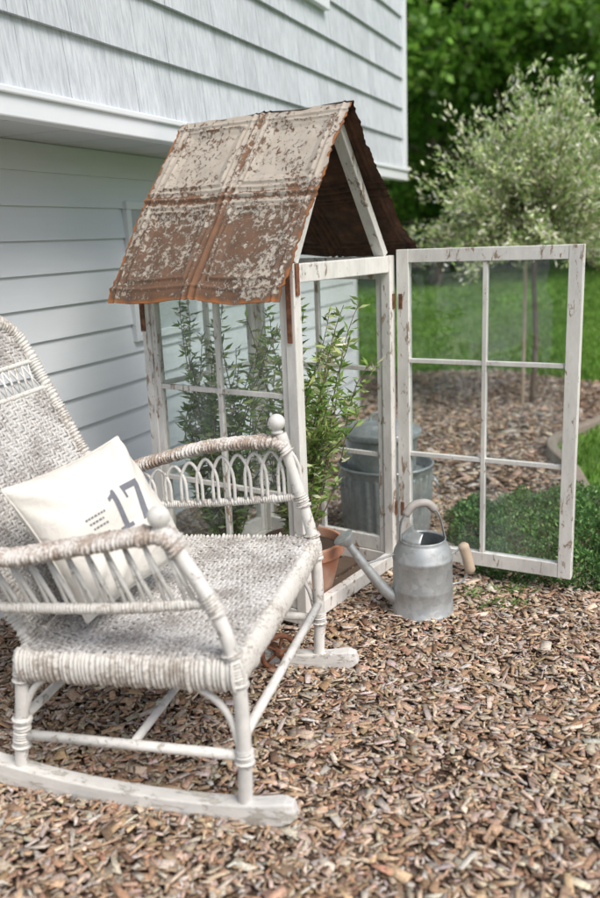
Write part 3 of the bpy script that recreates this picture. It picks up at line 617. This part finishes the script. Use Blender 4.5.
# ---------- background vegetation ----------
MLB=m_attr('tree_leaf_green',.5,.4,.4,.1,3)
def leafmass(name,cs,rs,nl,size,cols,w,parent=None,mat=None,flat=.6):
    cs=np.array(cs,float); n=len(cs)*nl; ci=np.repeat(np.arange(len(cs)),nl); rs=np.ones(len(cs))*rs
    d=rand_dirs(n); r=R.uniform(.25,1,n)**.6; P=cs[ci]+d*(r*rs[ci])[:,None]*[1,1,flat+.15]
    D=rand_dirs(n); D[:,2]-=.2; D/=np.linalg.norm(D,axis=1,keepdims=True)
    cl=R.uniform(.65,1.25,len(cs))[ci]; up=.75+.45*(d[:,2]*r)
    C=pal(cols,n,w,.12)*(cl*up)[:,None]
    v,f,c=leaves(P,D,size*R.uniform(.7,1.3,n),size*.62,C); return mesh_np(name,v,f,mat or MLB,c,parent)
def tree(name,loc,tr,ht,cz,cr,chh,ncl,nl,size,cols,w):
    p=empty(name,loc); mb=MB(); P=smooth_path([(0,0,0),(.05*cr,0,ht*.35),(-.03*cr,.04*cr,ht*.7),(0,0,ht*.95)],20); mb.tube(P,np.linspace(tr,tr*.25,len(P)),12)
    cs=[]
    for i in range(ncl):
        d=rand_dirs(1)[0]; rr=random.uniform(.45,1)**.5; q=V3(d[0]*cr*rr,d[1]*cr*rr,cz+d[2]*chh*rr); cs.append(q)
        if i%4==0:
            h0=V3(0,0,min(ht*.9,max(ht*.25,q[2]-cr*.5))); m_=(h0+q)/2+V3(0,0,-.06*cr); mb.tube(smooth_path([h0,m_,q],8),np.linspace(tr*.28,tr*.04,9),6)
    mb.obj('trunk_and_limbs',p,MST,smooth=True)
    leafmass('crown_foliage',cs,cr*.24,nl,size,cols,w,p); return p
gc=[(.10,.25,.025),(.20,.41,.05),(.31,.57,.09)]
for i,(x,y,s) in enumerate(((3.6,22,1.),(9.2,24,1.1),(1.8,33,1.15),(15.5,29,1.2),(7,34,1.3))):
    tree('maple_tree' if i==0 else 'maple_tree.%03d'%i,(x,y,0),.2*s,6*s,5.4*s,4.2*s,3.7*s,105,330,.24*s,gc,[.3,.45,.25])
cs=[(x+random.uniform(-.4,.4),42+random.uniform(-.8,.8),z) for x in np.arange(-8,40,1.5) for z in (1.,3.2,5.5,8,10.5)]
leafmass('distant_tree_line',cs,2.0,150,.5,[(.03,.09,.02),(.06,.16,.03)],[.6,.4],flat=.8)
cs=[(x,31+random.uniform(-.5,.5),.45+random.uniform(-.1,.35)) for x in np.arange(0,26,.55)]
leafmass('garden_hedge',cs,.75,240,.14,[(.03,.08,.02),(.06,.15,.035),(.14,.23,.07)],[.4,.4,.2],flat=.7)
mb=MB(); mb.tube([(4.9,28,0),(4.9,28,1.9)],.16,10); mb.bx(4.70,5.10,27.8,28.2,1.9,2.05); mb.obj('stone_fence_post',None,m_plain('weathered_grey',(.55,.55,.55)),bevel=.02)
mb=MB()
for xx in np.arange(6.2,14,2.0): mb.bx(xx,xx+.12,29.8,29.92,0,1.15)
mb.bx(6.2,14,29.84,29.88,.9,1.0); mb.bx(6.2,14,29.84,29.88,.45,.55); mb.obj('rail_fence',None,m_plain('fence_grey',(.40,.38,.36)))

wt=empty('dappled_willow_tree',(1.85,6.6,0)); mb=MB()
P=smooth_path([(0,0,0),(.015,0,.5),(-.01,.01,1.0),(0,0,1.35)],16); mb.tube(P,np.linspace(.024,.018,len(P)),10)
Ps=[];Ds=[]; 
for i in range(230):
    a=R.uniform(0,6.28); el=R.uniform(-.2,1.45); ln=R.uniform(.5,1.2); d=V3(math.cos(a)*math.cos(el),math.sin(a)*math.cos(el),math.sin(el))
    b_=V3(0,0,1.33+R.uniform(-.08,.12)); tt=np.linspace(0,1,10)[:,None]; Q_=b_+d*ln*tt+V3(0,0,-.16)*tt**2*math.cos(el)+R.normal(size=3)*.04*tt
    mb.tube(Q_,np.linspace(.007,.0015,10),5); n=95; s_=R.uniform(.22,1.04,n)**.8
    q=b_+d*ln*s_[:,None]+V3(0,0,-.16)*(s_**2)[:,None]*math.cos(el)+R.normal(size=(n,3))*.035; Ps.append(q); dd_=d+R.normal(size=(n,3))*.7; Ds.append(dd_/np.linalg.norm(dd_,axis=1,keepdims=True))
mb.obj('trunk_and_branches',wt,MST,smooth=True)
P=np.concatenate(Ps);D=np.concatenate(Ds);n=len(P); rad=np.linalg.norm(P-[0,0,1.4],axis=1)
C=pal([(.26,.40,.12),(.44,.55,.23),(.68,.73,.44),(.88,.87,.70)],n,[.24,.30,.26,.20],.10)*np.clip(.65+.5*rad,.5,1.08)[:,None]  # inner crown shade put into the leaf colours, darker toward the centre
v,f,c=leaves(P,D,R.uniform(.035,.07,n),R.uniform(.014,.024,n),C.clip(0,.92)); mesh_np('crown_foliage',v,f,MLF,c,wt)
st=MB(); st.tube([(-.085,-.03,0),(-.085,-.03,1.1)],.014,8); st.obj('support_stake',wt,MGW)

# ---------- light ----------
el=math.radians(52); az=math.radians(140)
w=bpy.data.worlds.new('World'); scene.world=w; w.use_nodes=True; nt=w.node_tree; bg=nt.nodes['Background']
sky=nt.nodes.new('ShaderNodeTexSky'); sky.sky_type='NISHITA'; sky.sun_disc=False; sky.sun_elevation=el; sky.sun_rotation=az; sky.air_density=1.0; sky.dust_density=3.5
nt.links.new(sky.outputs[0],bg.inputs[0]); bg.inputs[1].default_value=.14
sd=bpy.data.lights.new('sun','SUN'); sd.energy=2.9; sd.angle=math.radians(34); sd.color=(1,.955,.89)
so=bpy.data.objects.new('sun',sd); link(so)
dirv=Vector((math.sin(az)*math.cos(el),math.cos(az)*math.cos(el),math.sin(el))); so.rotation_euler=dirv.to_track_quat('Z','Y').to_euler(); so.location=(0,0,10)
scene.view_settings.view_transform='Standard'; scene.view_settings.look='None'; scene.view_settings.exposure=0
